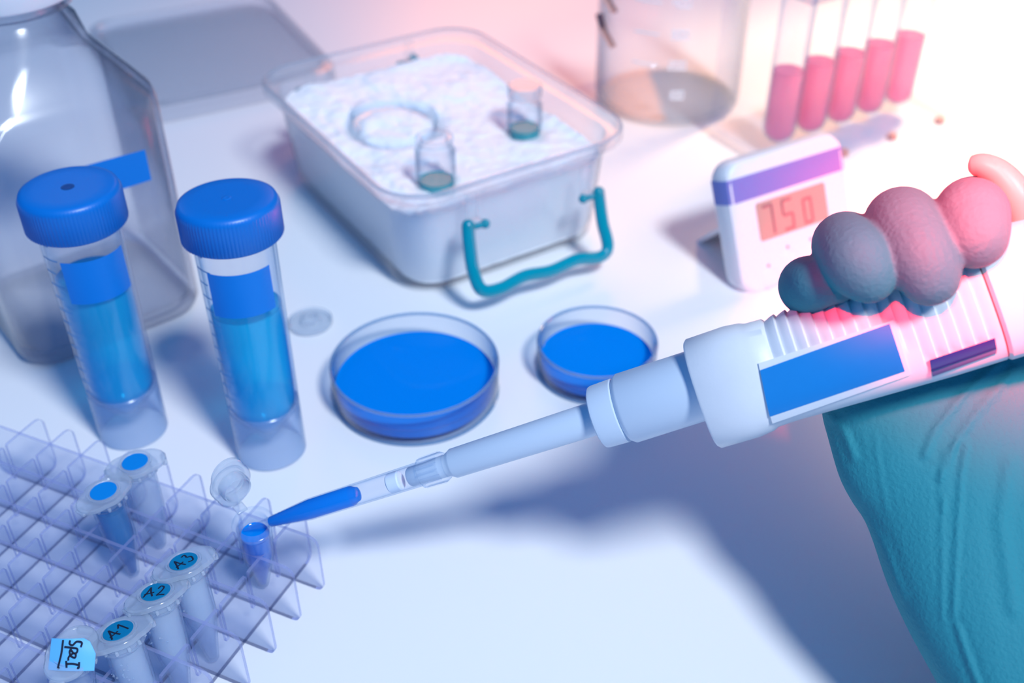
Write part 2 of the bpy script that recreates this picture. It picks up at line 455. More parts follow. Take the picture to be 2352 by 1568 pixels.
def gdir(a, b, z=.037):
    v = at(*b, z) - at(*a, z); return (v.x, v.y)
GA = 'microtubes standing in the clear rack'
BO = RU * .0034 - RV * .0036
def leanto(i, j, px, py, z=.037, b=Vector((0, 0, 0))):
    """lean so that the lid centre comes where the photo has it"""
    q = at(px, py, z) - cell(i, j, 0) - b; return (q.x / z, q.y / z)
microtube(1.5, 3.5, gdir((262, 1085), (372, 1055)), leanto(1.5, 3.5, 312, 1068), 'empty closed microtube with plain blue lid dot, farthest back in the rack', 'stickerb')
microtube(2.5, 3.5, gdir((200, 1165), (300, 1090)), leanto(2.5, 3.5, 240, 1135), 'closed microtube with plain blue lid dot and pale blue liquid inside', 'stickerb', liq='liqpale', lvl=.030)
microtube(3.5, 6.5, gdir((362, 1325), (488, 1265)), leanto(3.5, 6.5, 422, 1292, b=BO), 'frosted microtube with A3 handwritten on its teal lid sticker', 'sticker', 'A3', gdir((405, 1305), (440, 1280)), bubbles=4, liq='liqclear', lvl=.0315, base=(BO.x, BO.y))
microtube(4.5, 6.5, gdir((320, 1385), (400, 1335)), leanto(4.5, 6.5, 358, 1360, b=BO), 'frosted microtube with A2 handwritten on its teal lid sticker', 'sticker', 'A2', gdir((335, 1362), (378, 1358)), bubbles=8, liq='liqclear', lvl=.0315, base=(BO.x, BO.y))
microtube(5.5, 6.5, gdir((212, 1490), (335, 1425)), leanto(5.5, 6.5, 272, 1450, b=BO), 'frosted microtube with A1 handwritten on its teal lid sticker', 'sticker', 'A1', gdir((250, 1460), (288, 1432)), bubbles=16, liq='liqclear', lvl=.0315, base=(BO.x, BO.y))
microtube(1.5, 6.5, gdir((590, 1215), (540, 1165)), leanto(1.5, 6.5, 583, 1208, .0345), 'open microtube with flipped-up lid and deep blue liquid, under the pipette tip', liq='liqtip', lvl=.0295, opened=True)

# microtube carrying the folded tape flag (lid closed, seen from its hinge side)
ft, fl = microtube(6.5, 5.5, (0.1, 1), leanto(6.5, 5.5, 166, 1500), 'microtube with a light blue tape flag reading SpeI stuck over its lid', None)
bm = nb()
fp = [(116, 1466), (190, 1466), (204, 1478), (219, 1482), (214, 1541), (108, 1539)]
fc = at(165, 1505, .040); fn = Vector((0.05, -.72, .69)).normalized()
P = [onplane(x, y, fc, fn) for x, y in fp]
cx = sum((p for p in P), Vector()) / len(P)
# gently bowed sheet of tape
G = []
for b_ in range(7):
    row = []
    for a_ in range(13):
        s, t = a_ / 12, b_ / 6
        L_ = P[0].lerp(P[5], t); Rr = (P[2] if t < .2 else P[3]).lerp(P[4], t) if t >= .2 else P[1].lerp(P[3], t / .2 * .6)
        p = L_.lerp(Rr, s) + fn * (.0012 * math.sin(PI * s) - .0008)
        row.append(p)
    G.append(row)
for off in (0, 1):
    V_ = [[bm.verts.new(p - fn * (.00018 * off)) for p in row] for row in G]
    for b_ in range(6):
        for a_ in range(12): bm.faces.new((V_[b_][a_], V_[b_][a_ + 1], V_[b_ + 1][a_ + 1], V_[b_ + 1][a_]))
    if off == 0: V0 = V_
edge0 = V0[0] + [r[-1] for r in V0[1:]] + list(reversed(V0[-1][:-1])) + [r[0] for r in reversed(V0[1:-1])]
edge1 = V_[0] + [r[-1] for r in V_[1:]] + list(reversed(V_[-1][:-1])) + [r[0] for r in reversed(V_[1:-1])]
for k in range(len(edge0)): bm.faces.new((edge0[k], edge0[(k + 1) % len(edge0)], edge1[(k + 1) % len(edge1)], edge1[k]))
def fpt(x, y): return onplane(x, y, fc + fn * .0007, fn)
SPE = [[(145, 1469), (141, 1500), (133, 1533)], [(132, 1531), (136, 1535)],
       [(161, 1470), (160, 1478), (167, 1481), (176, 1473), (188, 1475), (186, 1485)],
       [(148, 1485), (164, 1487), (177, 1489), (177, 1497), (170, 1500), (163, 1492)],
       [(164, 1488), (160, 1496), (163, 1506), (172, 1510), (174, 1502), (168, 1500), (158, 1508), (157, 1516)],
       [(152, 1517), (153, 1533)], [(152, 1524), (168, 1524), (181, 1527)], [(182, 1520), (181, 1533), (177, 1533)]]
for l in SPE:
    q = [fpt(*p) for p in l]
    if len(q) > 2: q = catmull(q, 4)
    sweep(bm, q, .00026, n=6, ref=fn, flat=.5, mi=1)
link('tape_flag', bm, [M['flag'], M['ink']], ft, world=True, label='light blue tape with black handwriting')

# ================================================================== CENTRIFUGE TUBES
def centrifuge(px, py, top_px, label, lab_ang, lvl, dimple):
    b = at(px, py, 0)
    q = at(*top_px, .104) - b
    th = thing('centrifuge_tube', label, 'centrifuge tube', frame(b, 0, (q.x, q.y, .104)))
    fa = math.atan2(-b.y, -b.x)
    ro = .0134
    bm = nb(); lathe(bm, [(0, .0065), (.002, .0068), (.0035, .0085), (.0122, .0205), (.0127, .024), (ro, .094), (ro - .0010, .094), (.0117, .0245), (.0112, .0212), (.003, .0096), (0, .0085)], 72)
    link('tube_body', bm, M['tubeclear'], th)
    bm = nb(); lathe(bm, [(.0120, .0), (.0126, .0006), (.0127, .022), (.0122, .0225), (.0119, .001)], 72, closed=True)
    link('skirt', bm, M['skirt'], th)
    bm = nb(); rl = .0115 + (lvl - .0245) * .0103
    lathe(bm, [(0, .0088), (.0028, .0099), (.0110, .0214), (.0115, .0245), (rl, lvl), (rl - .0008, lvl - .0008), (rl - .0013, lvl - .00085), (0, lvl - .00086)], 64)
    link('liquid', bm, M['liqblue'], th)
    # knurled cap
    bm = nb(); n = 252; cr = .0163
    prof = [(cr - .0004, .0905, 0), (cr, .0910, 1), (cr, .1012, 1), (cr - .0001, .1020, 0), (cr - .0006, .1032, 0), (cr - .0020, .1038, 0), (cr - .006, .1038, 0)]
    rings = []
    for r, z, k in prof:
        rings.append([Vector(((r + (k * .00028 * (1 if i % 3 == 0 else -.35))) * math.cos(2 * PI * i / n), (r + (k * .00028 * (1 if i % 3 == 0 else -.35))) * math.sin(2 * PI * i / n), z)) for i in range(n)])
    vr = loft(bm, rings, cap=False)
    c = bm.verts.new((0, 0, .1038)); t = vr[-1]
    for i in range(n): bm.faces.new((t[i], t[(i + 1) % n], c))
    c = bm.verts.new((0, 0, .0905)); t = vr[0]
    for i in range(n): bm.faces.new((t[(i + 1) % n], t[i], c))
    lathe(bm, [(.0016, .10385), (.0013, .1041), (.0006, .1040), (0, .1038)] if not dimple else [(.0022, .10382), (.0015, .10400), (.0010, .10386), (0, .10384)], 24, mi=1 if dimple else 0)
    link('cap', bm, [M['capblue'], M['dimple']], th, angle=60)
    # wrapped label
    bm = nb(); a0, a1 = (fa + R_(a) for a in lab_ang)
    def wrap(z0, z1, a0, a1, r0, th_=.00015, n=16):
        ri = []
        for k in range(n + 1):
            a = a0 + (a1 - a0) * k / n; c_, s_ = math.cos(a), math.sin(a)
            ri.append([Vector((r * c_, r * s_, z)) for r, z in ((r0, z0), (r0 + th_, z0), (r0 + th_, z1), (r0, z1))])
        loft(bm, ri)
    wrap(.0668, .0830, a0, a1, ro + .0001)
    link('label', bm, M['label'], th)
    bm = nb()
    for k in range(13):
        z = .088 - k * .0052
        wrap(z, z + .0004, fa + R_(-74), fa + R_(-74 + (30 if k % 2 else 20)), .01345 - (.094 - z) * .0098, .0001, 8)
    link('graduation_marks', bm, M['grad'], th)
    return th
centrifuge(308, 985, (155, 428), 'blue-capped centrifuge tube in front of the square bottle', (-39, 57), .0700, True)
centrifuge(625, 1032, (520, 453), 'blue-capped centrifuge tube beside the large petri dish', (-49, 44), .0632, False)

# ================================================================== PETRI DISHES
def dish(c, ro, h, label, lvl):
    th = thing('petri_dish', label, 'petri dish', Matrix.Translation(c))
    tk = .0011
    bm = nb(); lathe(bm, [(0, .0002), (ro - .003, .0002), (ro - .0012, .0006), (ro - .0003, .002), (ro, h - .0008), (ro - .0003, h), (ro - tk, h), (ro - tk - .0002, h - .001), (ro - tk - .0003, .003), (ro - .004, .0018), (0, .0018)], 96)
    def ring(R, z, a): lathe(bm, [(R + a * math.cos(PI * k / 4), z + a * math.sin(PI * k / 4)) for k in range(8)], 96, mi=1, closed=True)
    ring(ro - .0005, h - .0001, .00062); ring(ro - .0006, .0009, .0006)
    link('glass_dish', bm, [M['dishglass'], M['rimglass']], th)
    bm = nb(); r = ro - tk - .00045
    lathe(bm, [(0, .0020), (r - .003, .0020), (r, .0034), (r, lvl + .0004), (r - .0008, lvl), (r - .0014, lvl - .00001), (0, lvl - .00001)], 96)
    link('liquid', bm, M['liqdish'], th)
dish(Vector((-.0378, .3440, 0)), .0327, .0150, 'large round petri dish of bright blue liquid, nearest the centrifuge tubes', .0062)
dish(Vector((.0338, .3580, 0)), .0241, .0138, 'small round petri dish of blue liquid, partly behind the pipette', .0056)

# small clear round cap lying on the bench
c = at(714, 745, 0)
bm = nb(); lathe(bm, [(0, .0003), (.0088, .0003), (.0094, .0012), (.0094, .0026), (.0088, .0030), (.0080, .0016), (.0046, .0016), (.0040, .0036), (.0030, .0040), (.0026, .0020), (0, .0020)], 48)
bmesh.ops.translate(bm, vec=(0, 0, 0), verts=bm.verts)
o = link('loose_cap', bm, M['pplid']); o.location = c
tag(o, 'small clear round cap lying loose between a centrifuge tube and the petri dish', 'cap')

# ================================================================== SQUARE BOTTLE
bu = R_(38); BU = Vector((math.cos(bu), math.sin(bu), 0)); BV = Vector((-BU.y, BU.x, 0))
BR = Vector((-.131, .4025, 0)); BW = .078
BC = BR - BU * (BW / 2) + BV * (BW / 2)
bot = thing('reagent_bottle', 'large clear square bottle with white screw cap behind the left centrifuge tube', 'bottle', frame(BC, bu))
def sq(wd, r, z): return rrect(wd, wd, r, z, 8)
bm = nb()
outer = [sq(BW - .010, .012, .0003), sq(BW - .003, .014, .0012), sq(BW, .014, .005), sq(BW, .014, .097), sq(BW - .002, .015, .1015), sq(BW - .009, .018, .106), sq(BW - .028, .022, .118), sq(.046, .0225, .127), sq(.040, .0199, .1300), sq(.038, .0189, .133), sq(.038, .0189, .140), sq(.034, .0169, .140)]
inner = [sq(.034, .0169, .132), sq(BW - .032, .020, .1165), sq(BW - .012, .018, .1035), sq(BW - .004, .013, .098), sq(BW - .004, .013, .008), sq(BW - .010, .011, .0055), sq(BW - .05, .009, .009)]
loft(bm, outer + inner)
link('bottle_body', bm, M['bottle'], bot)
bm = nb(); n = 120
lathe(bm, [(0, .165), (.020, .165), (.0262, .1635), (.0268, .161), (.0268, .1385), (.0262, .1375), (.022, .1375), (0, .1375)], 96)
link('cap', bm, M['capw'], bot)
bm = nb(); lathe(bm, [(.0195, .1330), (.0238, .1335), (.0240, .1350), (.0195, .1360)], 64, closed=True)
link('neck_ring', bm, M['bottle'], bot)
pf = BR; nf = -BV
q = [onplane(x, y, pf, nf) for x, y in ((150, 392), (332, 343), (347, 412), (165, 470))]
bm = nb(); extrude_poly(bm, [p + nf * .0002 for p in q], nf * .00025)
link('label', bm, M['label'], bot, smooth=False, world=True)

# ================================================================== CONTAINER LID (loose, at the back)
lu = R_(27)
lc = Vector((-.188, .672, 0))
bm = nb()
a = [rrect(.122, .150, .018, .0004), rrect(.124, .152, .019, .003), rrect(.122, .150, .018, .010), rrect(.112, .140, .015, .0112), rrect(.106, .134, .013, .0085), rrect(.100, .128, .012, .0085),
     rrect(.100, .128, .012, .0072), rrect(.108, .136, .013, .0072), rrect(.115, .143, .015, .0096), rrect(.119, .147, .017, .0090), rrect(.120, .148, .017, .0006)]
loft(bm, a[:6]); loft(bm, a[6:], cap=False)
f = bm.faces.new([bm.verts.new(p) for p in rrect(.100, .128, .012, .0072)])
o = link('container_lid', bm, M['lidp']); o.matrix_world = frame(lc, lu)
tag(o, 'clear rectangular plastic lid lying on the bench behind the square bottle', 'lid')

# ================================================================== ICE BOX
hb = .056
c0 = at(910, 475, hb); c1 = at(1475, 300, hb); c3 = at(605, 160, hb)
ex = (c1 - c0).normalized(); bearing = math.atan2(ex.y, ex.x); ey = Vector((-ex.y, ex.x, 0))
BXW = (c1 - c0).length; BXL = (c3 - c0).dot(ey)
bc = c0 + ex * BXW / 2 + ey * BXL / 2; bc.z = 0
bx = thing('ice_box', 'clear plastic box heaped with crushed ice, with teal handles, centre of the bench', 'container', frame(bc, bearing))
def rr(d, r, z): return rrect(BXW - d, BXL - d, r, z, 8)
bm = nb()
loft(bm, [rr(.026, .016, .0006), rr(.020, .019, .0025), rr(.018, .020, .008), rr(.012, .021, .043), rr(.0105, .021, .0445), rr(.008, .021, .050), rr(.001, .021, .0505), rr(0, .021, .0515), rr(0, .021, .0555), rr(.001, .021, .056),
          rr(.004, .020, .056), rr(.005, .020, .0525), rr(.0115, .0195, .0520), rr(.0135, .019, .044), rr(.0205, .018, .008), rr(.026, .016, .003)])
rim_ = [rr(.0006 + .0014 * (1 - math.cos(PI * k / 4)) / 2, .021, .0557 + .0007 * math.sin(PI * k / 4)) for k in range(8)]
vr = loft(bm, rim_, cap=False, mi=1, loop=True)
link('tub', bm, [M['boxp'], M['rimhilite']], bx)
# crushed ice heap: sides follow the tub, top is rough
bm = nb(); nx, ny = 90, 110; W2, L2 = BXW / 2 - .0085, BXL / 2 - .0085
def ice_h(x, y):
    h = .0395 + .0020 * noise.noise(Vector((x * 45, y * 45, 1))) + 0.0009 * noise.noise(Vector((x * 160, y * 160, 3))) + .0006 * noise.noise(Vector((x * 420, y * 420, 5)))
    h += .0040 * max(0, y / L2) + .002
    for (vx, vy) in VH:
        d = math.hypot(x - vx, y - vy); h -= .0035 * math.exp(-(d / .009) ** 2)
    d = math.hypot(x - DSH[0], y - DSH[1]); h -= .0035 * math.exp(-((d - .020) / .0035) ** 2)
    return h
inv = frame(bc, bearing).inverted()
VH = [(inv @ at(1003, 425, .040)).xy, (inv @ at(1205, 305, .040)).xy]
DSH = (inv @ at(905, 285, .042)).xy
def cl(x, y):                                   # squeeze the grid into the rounded corners
    r = .016; ax, ay = abs(x), abs(y)
    if ax > W2 - r and ay > L2 - r:
        dx, dy = ax - (W2 - r), ay - (L2 - r); m_ = max(dx, dy); l_ = math.hypot(dx, dy)
        if l_ > 0: dx, dy = dx * m_ / l_, dy * m_ / l_
        ax, ay = W2 - r + dx, L2 - r + dy
    return math.copysign(ax, x), math.copysign(ay, y)
gv = []
for b_ in range(ny + 1):
    row = []
    for a_ in range(nx + 1):
        x, y = cl((a_ / nx * 2 - 1) * W2, (b_ / ny * 2 - 1) * L2)
        row.append(bm.verts.new((x, y, ice_h(x, y))))
    gv.append(row)
for b_ in range(ny):
    for a_ in range(nx): bm.faces.new((gv[b_][a_], gv[b_][a_ + 1], gv[b_ + 1][a_ + 1], gv[b_ + 1][a_]))
ed = [gv[0][k] for k in range(nx)] + [gv[k][nx] for k in range(ny)] + [gv[ny][k] for k in range(nx, 0, -1)] + [gv[k][0] for k in range(ny, 0, -1)]
prev = ed
for z, s in ((.030, .978), (.018, .955), (.008, .93), (.0038, .90)):
    cur = []
    for v in ed:
        nz = noise.noise(Vector((v.co.x * 130, v.co.y * 130, z * 200))) * .0006
        cur.append(bm.verts.new((v.co.x * (s + .0) - math.copysign(abs(nz), v.co.x), v.co.y * (.5 + s / 2) - math.copysign(abs(nz), v.co.y), z)))
    for k in range(len(ed)):
        k2 = (k + 1) % len(ed); bm.faces.new((prev[k], prev[k2], cur[k2], cur[k]))
    prev = cur
bm.faces.new(prev)
o = link('crushed_ice', bm, M['ice'], world=False); o.matrix_world = frame(bc, bearing)
tag(o, 'white crushed ice filling the clear box with teal handles', 'ice', kind='stuff')
# latch tabs and handles
def handle(front):
    sgn = 1 if front else -1
    fn_ = -ey * sgn                                        # outward
    p0 = bc - ey * sgn * (BXL / 2 + .0035) + Vector((0, 0, .044)); hn = (fn_ + Vector((0, 0, .42))).normalized()
    if front:
        px = [(1075, 518), (1078, 560), (1088, 625), (1108, 666), (1150, 662), (1205, 634), (1265, 622), (1325, 596), (1378, 590), (1396, 566), (1384, 510), (1375, 442)]
        pts = [onplane(x, y, p0, hn) for x, y in px]
        pts = [Vector((p.x, p.y, max(p.z, .0032))) for p in pts]
        HB[:] = [(p - bc) for p in pts]
    else:
        pts = []
        for v in HB:
            a_, b__ = v.dot(ex), v.dot(ey); pts.append(bc - ex * a_ - ey * b__ + Vector((0, 0, v.z)))
    bm = nb(); sp = catmull(pts, 8)
    sweep(bm, sp, lambda t: .0029, n=14, ref=fn_, flat=.85)
    for e in (0, -1):
        inward = (pts[-1] - pts[0]).normalized() * (1 if e == 0 else -1)
        if e == -1: inward = -(pts[-1] - pts[0]).normalized()
        p = pts[e] - Vector((0, 0, .0012))
        sweep(bm, [p - inward * .001, p + inward * .0078], .0014, n=10)
        bmesh.ops.create_icosphere(bm, subdivisions=2, radius=.0022, matrix=Matrix.Translation(p + inward * .0082))
        bmesh.ops.create_icosphere(bm, subdivisions=2, radius=.0028, matrix=Matrix.Translation(pts[e]))
    link('handle', bm, M['teal'], bx, world=True)
    # clear lugs that carry the handle
    for e in (0, -1):
        inward = (pts[-1] - pts[0]).normalized() * (1 if e == 0 else -1)
        p = pts[e] + inward * .0045; p = p + fn_ * -.0015
        bm = nb()
        box(bm, (0, 0, 0), (.0052, .0050, .0035), .0008)
        box(bm, (0, .0028, .0065), (.0052, .0012, .0135), .0003)
        mt = Matrix.Translation(Vector((p.x, p.y, pts[e].z - .0008))) @ Matrix.Rotation(bearing + (0 if front else PI), 4, 'Z')
        bmesh.ops.transform(bm, matrix=mt, verts=bm.verts)
        link('handle_lug', bm, M['boxp'], bx, world=True)
HB = []
handle(True); handle(False)

# ================================================================== VIALS IN THE ICE
def vial(v, top, rad, label, cap):
    p = bc + ex * v[0] + ey * v[1]
    th = thing('glass_vial', label, 'vial', Matrix.Translation((p.x, p.y, .0335)))
    h = top - .0335
    bm = nb(); lathe(bm, [(0, 0), (rad - .001, 0), (rad, .001), (rad, h - .006), (rad * .80, h - .0035), (rad * .78, h - .0025), (rad * .93, h - .0022), (rad * .93, h - .0003), (rad * .85, h), (rad * .66, h), (rad * .66, h - .0035), (rad - .001, h - .0068), (rad - .001, .0015), (0, .0012)], 48)
    link('vial_glass', bm, M['glass'], th)
    bm = nb(); lathe(bm, [(0, .0014), (rad - .0012, .0016), (rad - .0012, .0095), (rad - .0020, .0092), (rad - .0026, .00919), (0, .00919)], 40)
    link('liquid', bm, M['liqteal'], th)
    if cap:
        bm = nb(); lathe(bm, [(rad * .70, h - .002), (rad * .98, h - .002), (rad * .98, h + .0028), (rad * .9, h + .0034), (0, h + .0034)], 40); link('stopper', bm, M['pplid'], th)
vial(VH[0], .0635, .0088, 'open glass vial with teal liquid standing in ice near the front rim', False)
vial(VH[1], .0610, .0082, 'stoppered glass vial with teal liquid, farther back in the ice', True)
bm = nb(); lathe(bm, [(.0205, -.004), (.0212, -.003), (.0212, .0035), (.0205, .0038), (.0200, .0035), (.0200, -.003)], 64, closed=True)
lathe(bm, [(0, -.004), (.0202, -.004), (.0202, -.003), (0, -.003)], 64)
p = bc + ex * DSH[0] + ey * DSH[1]
o = link('sunken_dish', bm, M['glass']); o.matrix_world = frame((p.x, p.y, .0425), 0, (.1, -.08, 1))
tag(o, 'shallow clear glass dish half sunk in the crushed ice, left of the vials', 'dish')

# ================================================================== BEAKER
bk = Vector((.0915, .6135, 0))
bkt = thing('beaker', 'large glass beaker with white graduations behind the ice box', 'beaker', Matrix.Translation(bk))
rb = .0418
bm = nb(); lathe(bm, [(0, .0012), (.034, .0004), (rb - .003, .0006), (rb - .0006, .003), (rb, .007), (rb, .108), (rb + .0022, .112), (rb + .0008, .1128), (rb - .0016, .108), (rb - .0014, .007), (rb - .004, .0028), (0, .0026)], 96)
link('glass_body', bm, M['glass'], bkt)
bm = nb()
fa = math.atan2(-bk.y, -bk.x)
def bpt(a, z, r=rb + .0001): return Vector((r * math.cos(fa + a), r * math.sin(fa + a), z))
for z, txt in ((.020, '100'), (.0370, '200'), (.0540, '300'), (.0710, '400'), (.088, '500')):
    if z > .03: sweep(bm, [bpt(R_(-28 + k * 4), z) for k in range(6)], .0005, n=6, ref=(0, 0, 1))
    for k, ch in enumerate(txt):
        a0 = R_(0 + 4.6 * k)
        for s_ in SEG[ch]:
            (x0, y0), (x1, y1) = SEGL[s_]
            sweep(bm, [bpt(a0 + x0 * .10, z - .002 + y0 * .0045), bpt(a0 + x1 * .10, z - .002 + y1 * .0045)], .0005, n=5)
link('graduation_marks', bm, M['print'], bkt, label='white printed graduations and numbers')
bm = nb()
sweep(bm, [bpt(R_(-75), .052), bpt(R_(-62), .046), bpt(R_(-48), .0405)], .0022, n=6, flat=.3)
sweep(bm, [bpt(R_(-70), .070), bpt(R_(-58), .064), bpt(R_(-48), .060)], .0024, n=6, flat=.3)
link('emblem_strokes', bm, M['darkprint'], bkt, label='blurred reddish brown slanted marks')

# ================================================================== TEST TUBE RACK WITH PINK TUBES
pu = R_(31); PU = Vector((math.cos(pu), math.sin(pu), 0)); PV = Vector((-PU.y, PU.x, 0))
pc = PU * .448 + PV * .397
pr_ = thing('test_tube_rack', 'clear acrylic test tube rack behind the white timer', 'tube rack', frame(pc, pu))
bm = nb(); box(bm, (0, 0, .0045), (.124, .058, .003), .0004); link('base_plate', bm, M['rack'], pr_)
bm = nb(); box(bm, (0, 0, .092), (.124, .058, .003), .0004); link('top_plate', bm, M['rack'], pr_)
for s in (-1, 1):
    bm = nb(); box(bm, (s * .0635, 0, .047), (.003, .058, .094), .0004); link('end_plate', bm, M['rack'], pr_)
for sx in (-.055, -.018, .018, .055):
    bm = nb(); lathe(bm, [(0, 0), (.0025, 0), (.0028, .001), (.0022, .003), (0, .003)], 16, mtx=Matrix.Translation((sx, -.026, 0))); link('foot', bm, M['darkprint'], pr_, label='small reddish foot')
names = ['leftmost of the five pink test tubes, partly hidden by the timer', 'second of the five pink test tubes from the left', 'middle one of the five pink test tubes in the clear rack', 'fourth of the five pink test tubes from the left', 'rightmost of the five pink test tubes in the clear rack']
for k, us in enumerate((.4015, .4235, .445, .467, .4895)):
    p = PU * us + PV * .3925
    th = thing('test_tube', names[k], 'test tube', frame((p.x, p.y, .0062), 0, (.012, 0.0, 1)), 'pink test tubes in the clear rack')
    r = .0090
    bm = nb(); pf_ = [(r * math.sin(R_(a)), r - r * math.cos(R_(a))) for a in (0, 20, 40, 60, 80)]
    ri = r - .001
    pi_ = [(ri * math.sin(R_(a)), r - ri * math.cos(R_(a))) for a in (80, 60, 40, 20, 0)]
    lathe(bm, pf_ + [(r, .01), (r, .118), (r + .001, .1185), (r + .001, .120), (ri, .120)] + pi_, 40)
    link('glass_tube', bm, M['tubeclear'], th)
    bm = nb(); rq = ri - .0002
    lathe(bm, [(rq * math.sin(R_(a)), r - rq * math.cos(R_(a))) for a in (0, 20, 40, 60, 80)] + [(rq, .01), (rq, .0405), (rq - .0008, .0398), (rq - .0014, .03975), (0, .03975)], 40)
    link('liquid', bm, M['pink'], th)

# ================================================================== TIMER
T0 = at(1722, 682, 0); T1 = at(1962, 595, 0); tx = (T1 - T0); tx.z = 0; tx.normalize()
TLp = at(1655, 402, .051)
back = Vector((-tx.y, tx.x, 0))
tilt_up = (TLp - T0); tilt_up -= tx * tilt_up.dot(tx); tyy = tilt_up.normalized()
tn = tx.cross(tyy).normalized()                                # outward, towards the viewer
if tn.dot(EYE - T0) < 0: tn = -tn
TMH, TMW, TMD = tilt_up.length + .004, .0665, .013
TMc = T0 + tx * (TMW / 2 - .003)
fmx = Matrix((tx.to_4d(), tyy.to_4d(), tn.to_4d(), (0, 0, 0, 1))).transposed()
fmx = Matrix(((tx.x, tyy.x, tn.x, TMc.x), (tx.y, tyy.y, tn.y, TMc.y), (tx.z, tyy.z, tn.z, TMc.z), (0, 0, 0, 1)))
tm = thing('digital_timer', 'white digital timer with violet stripe and grey screen behind the gloved fingers', 'timer', fmx)
def tsec(w_, h_, r, z, y0=0.0): return rrect(w_, h_, r, z, 6, 0, TMH / 2)
bm = nb()
loft(bm, [tsec(TMW - .006, TMH - .006, .006, -TMD), tsec(TMW - .001, TMH - .001, .009, -TMD + .002), tsec(TMW, TMH, .009, -TMD + .004), tsec(TMW, TMH, .009, -.003), tsec(TMW - .0016, TMH - .0016, .009, -.0008), tsec(TMW - .005, TMH - .005, .0075, 0)])
link('timer_body', bm, M['white'], tm)
# stripe band wrapping front and sides
bm = nb(); y0, y1 = TMH * .70, TMH * .875; e = .00025
sec = [(-TMW / 2 - e, -TMD + .003), (-TMW / 2 - e, -.003), (-TMW / 2 + .0009, -.0006), (-TMW / 2 + .0035, e), (TMW / 2 - .0035, e), (TMW / 2 - .0009, -.0006), (TMW / 2 + e, -.003), (TMW / 2 + e, -TMD + .003)]
ri = [[Vector((x, y, z)) for x, z in sec] + [Vector((x * .985, y, z - .0004)) for x, z in reversed(sec)] for y in (y0, y1)]
loft(bm, ri); link('stripe', bm, M['stripe'], tm, angle=30)
inv = fmx.inverted()
lc_ = [inv @ onplane(x, y, T0, tn) for x, y in ((1733, 466), (1889, 421), (1907, 506), (1748, 550))]
lx0 = (lc_[0].x + lc_[3].x) / 2; lx1 = (lc_[1].x + lc_[2].x) / 2; ly1 = (lc_[0].y + lc_[1].y) / 2; ly0 = (lc_[2].y + lc_[3].y) / 2
bm = nb(); loft(bm, [rrect(lx1 - lx0, ly1 - ly0, .0012, z, 4, (lx0 + lx1) / 2, (ly0 + ly1) / 2) for z in (-.0005, .0003)])
scr = link('screen', bm, M['lcd'], tm)
bm = nb(); hh = (ly1 - ly0) * .76; yb = ly0 + (ly1 - ly0) * .10; ww = (lx1 - lx0)
for ch, fx, s in (('7', .08, 1.0), ('5', .36, 1.0), ('0', .66, .82)):
    for sg in SEG[ch]:
        (x0, ya), (x1, yb_) = SEGL[sg]
        a_ = Vector((lx0 + ww * fx + x0 * hh * .72 * s, yb + ya * hh * s, .00045)); b_ = Vector((lx0 + ww * fx + x1 * hh * .72 * s, yb + yb_ * hh * s, .00045))
        sweep(bm, [a_, b_], .00065, n=6, ref=(0, 0, 1), flat=.3)
link('digits', bm, M['lcdd'], scr, label='dark segment digits reading 750')
for x, y in ((1809, 567), (1862, 549), (1765, 610)):
    p = inv @ onplane(x, y, T0, tn)
    bm = nb(); lathe(bm, [(0, .0004), (.0006, .0004), (.0007, -.0002)], 12, mtx=Matrix.Translation((p.x, p.y, 0))); link('button', bm, M['seam'], tm)
    bm = nb(); lathe(bm, [(.0042, .00005), (.0046, .00025), (.0050, .00005)], 32, closed=True, mtx=Matrix.Translation((p.x + .001, p.y - .006, 0))); link('button', bm, M['white'], tm)
bm = nb()
yb_, zb_ = TMH * .55, -TMD
hp = fmx @ Vector((0, yb_, zb_)); ft_ = Vector((hp.x, hp.y, 0)) + back * .024
hw = tx * .022
extrude_poly(bm, [hp - hw, hp + hw, ft_ + hw + Vector((0, 0, .0004)), ft_ - hw + Vector((0, 0, .0004))], (tx.cross((ft_ - hp).normalized())) * -.002)
link('stand', bm, M['white'], tm, smooth=False, world=True)

# ================================================================== PIPETTE
PA = deep(558, 1218, .3435); PB = deep(2200, 694, .283)
pax = (PB - PA).normalized()
pno = (EYE - deep(1700, 860, .3)).normalized(); pno -= pax * pno.dot(pax); pno.normalize()   # towards the viewer
pup = pno.cross(pax).normalized()
if pup.dot(UP) < 0: pup = -pup
PMX = Matrix(((pup.x, pno.x, pax.x, PA.x), (pup.y, pno.y, pax.y, PA.y), (pup.z, pno.z, pax.z, PA.z), (0, 0, 0, 1)))
if PMX.determinant() < 0: PMX = Matrix(((-pup.x, pno.x, pax.x, PA.x), (-pup.y, pno.y, pax.y, PA.y), (-pup.z, pno.z, pax.z, PA.z), (0, 0, 0, 1)))
SX = 1 if Vector((PMX[0][0], PMX[1][0], PMX[2][0])).dot(pup) > 0 else -1
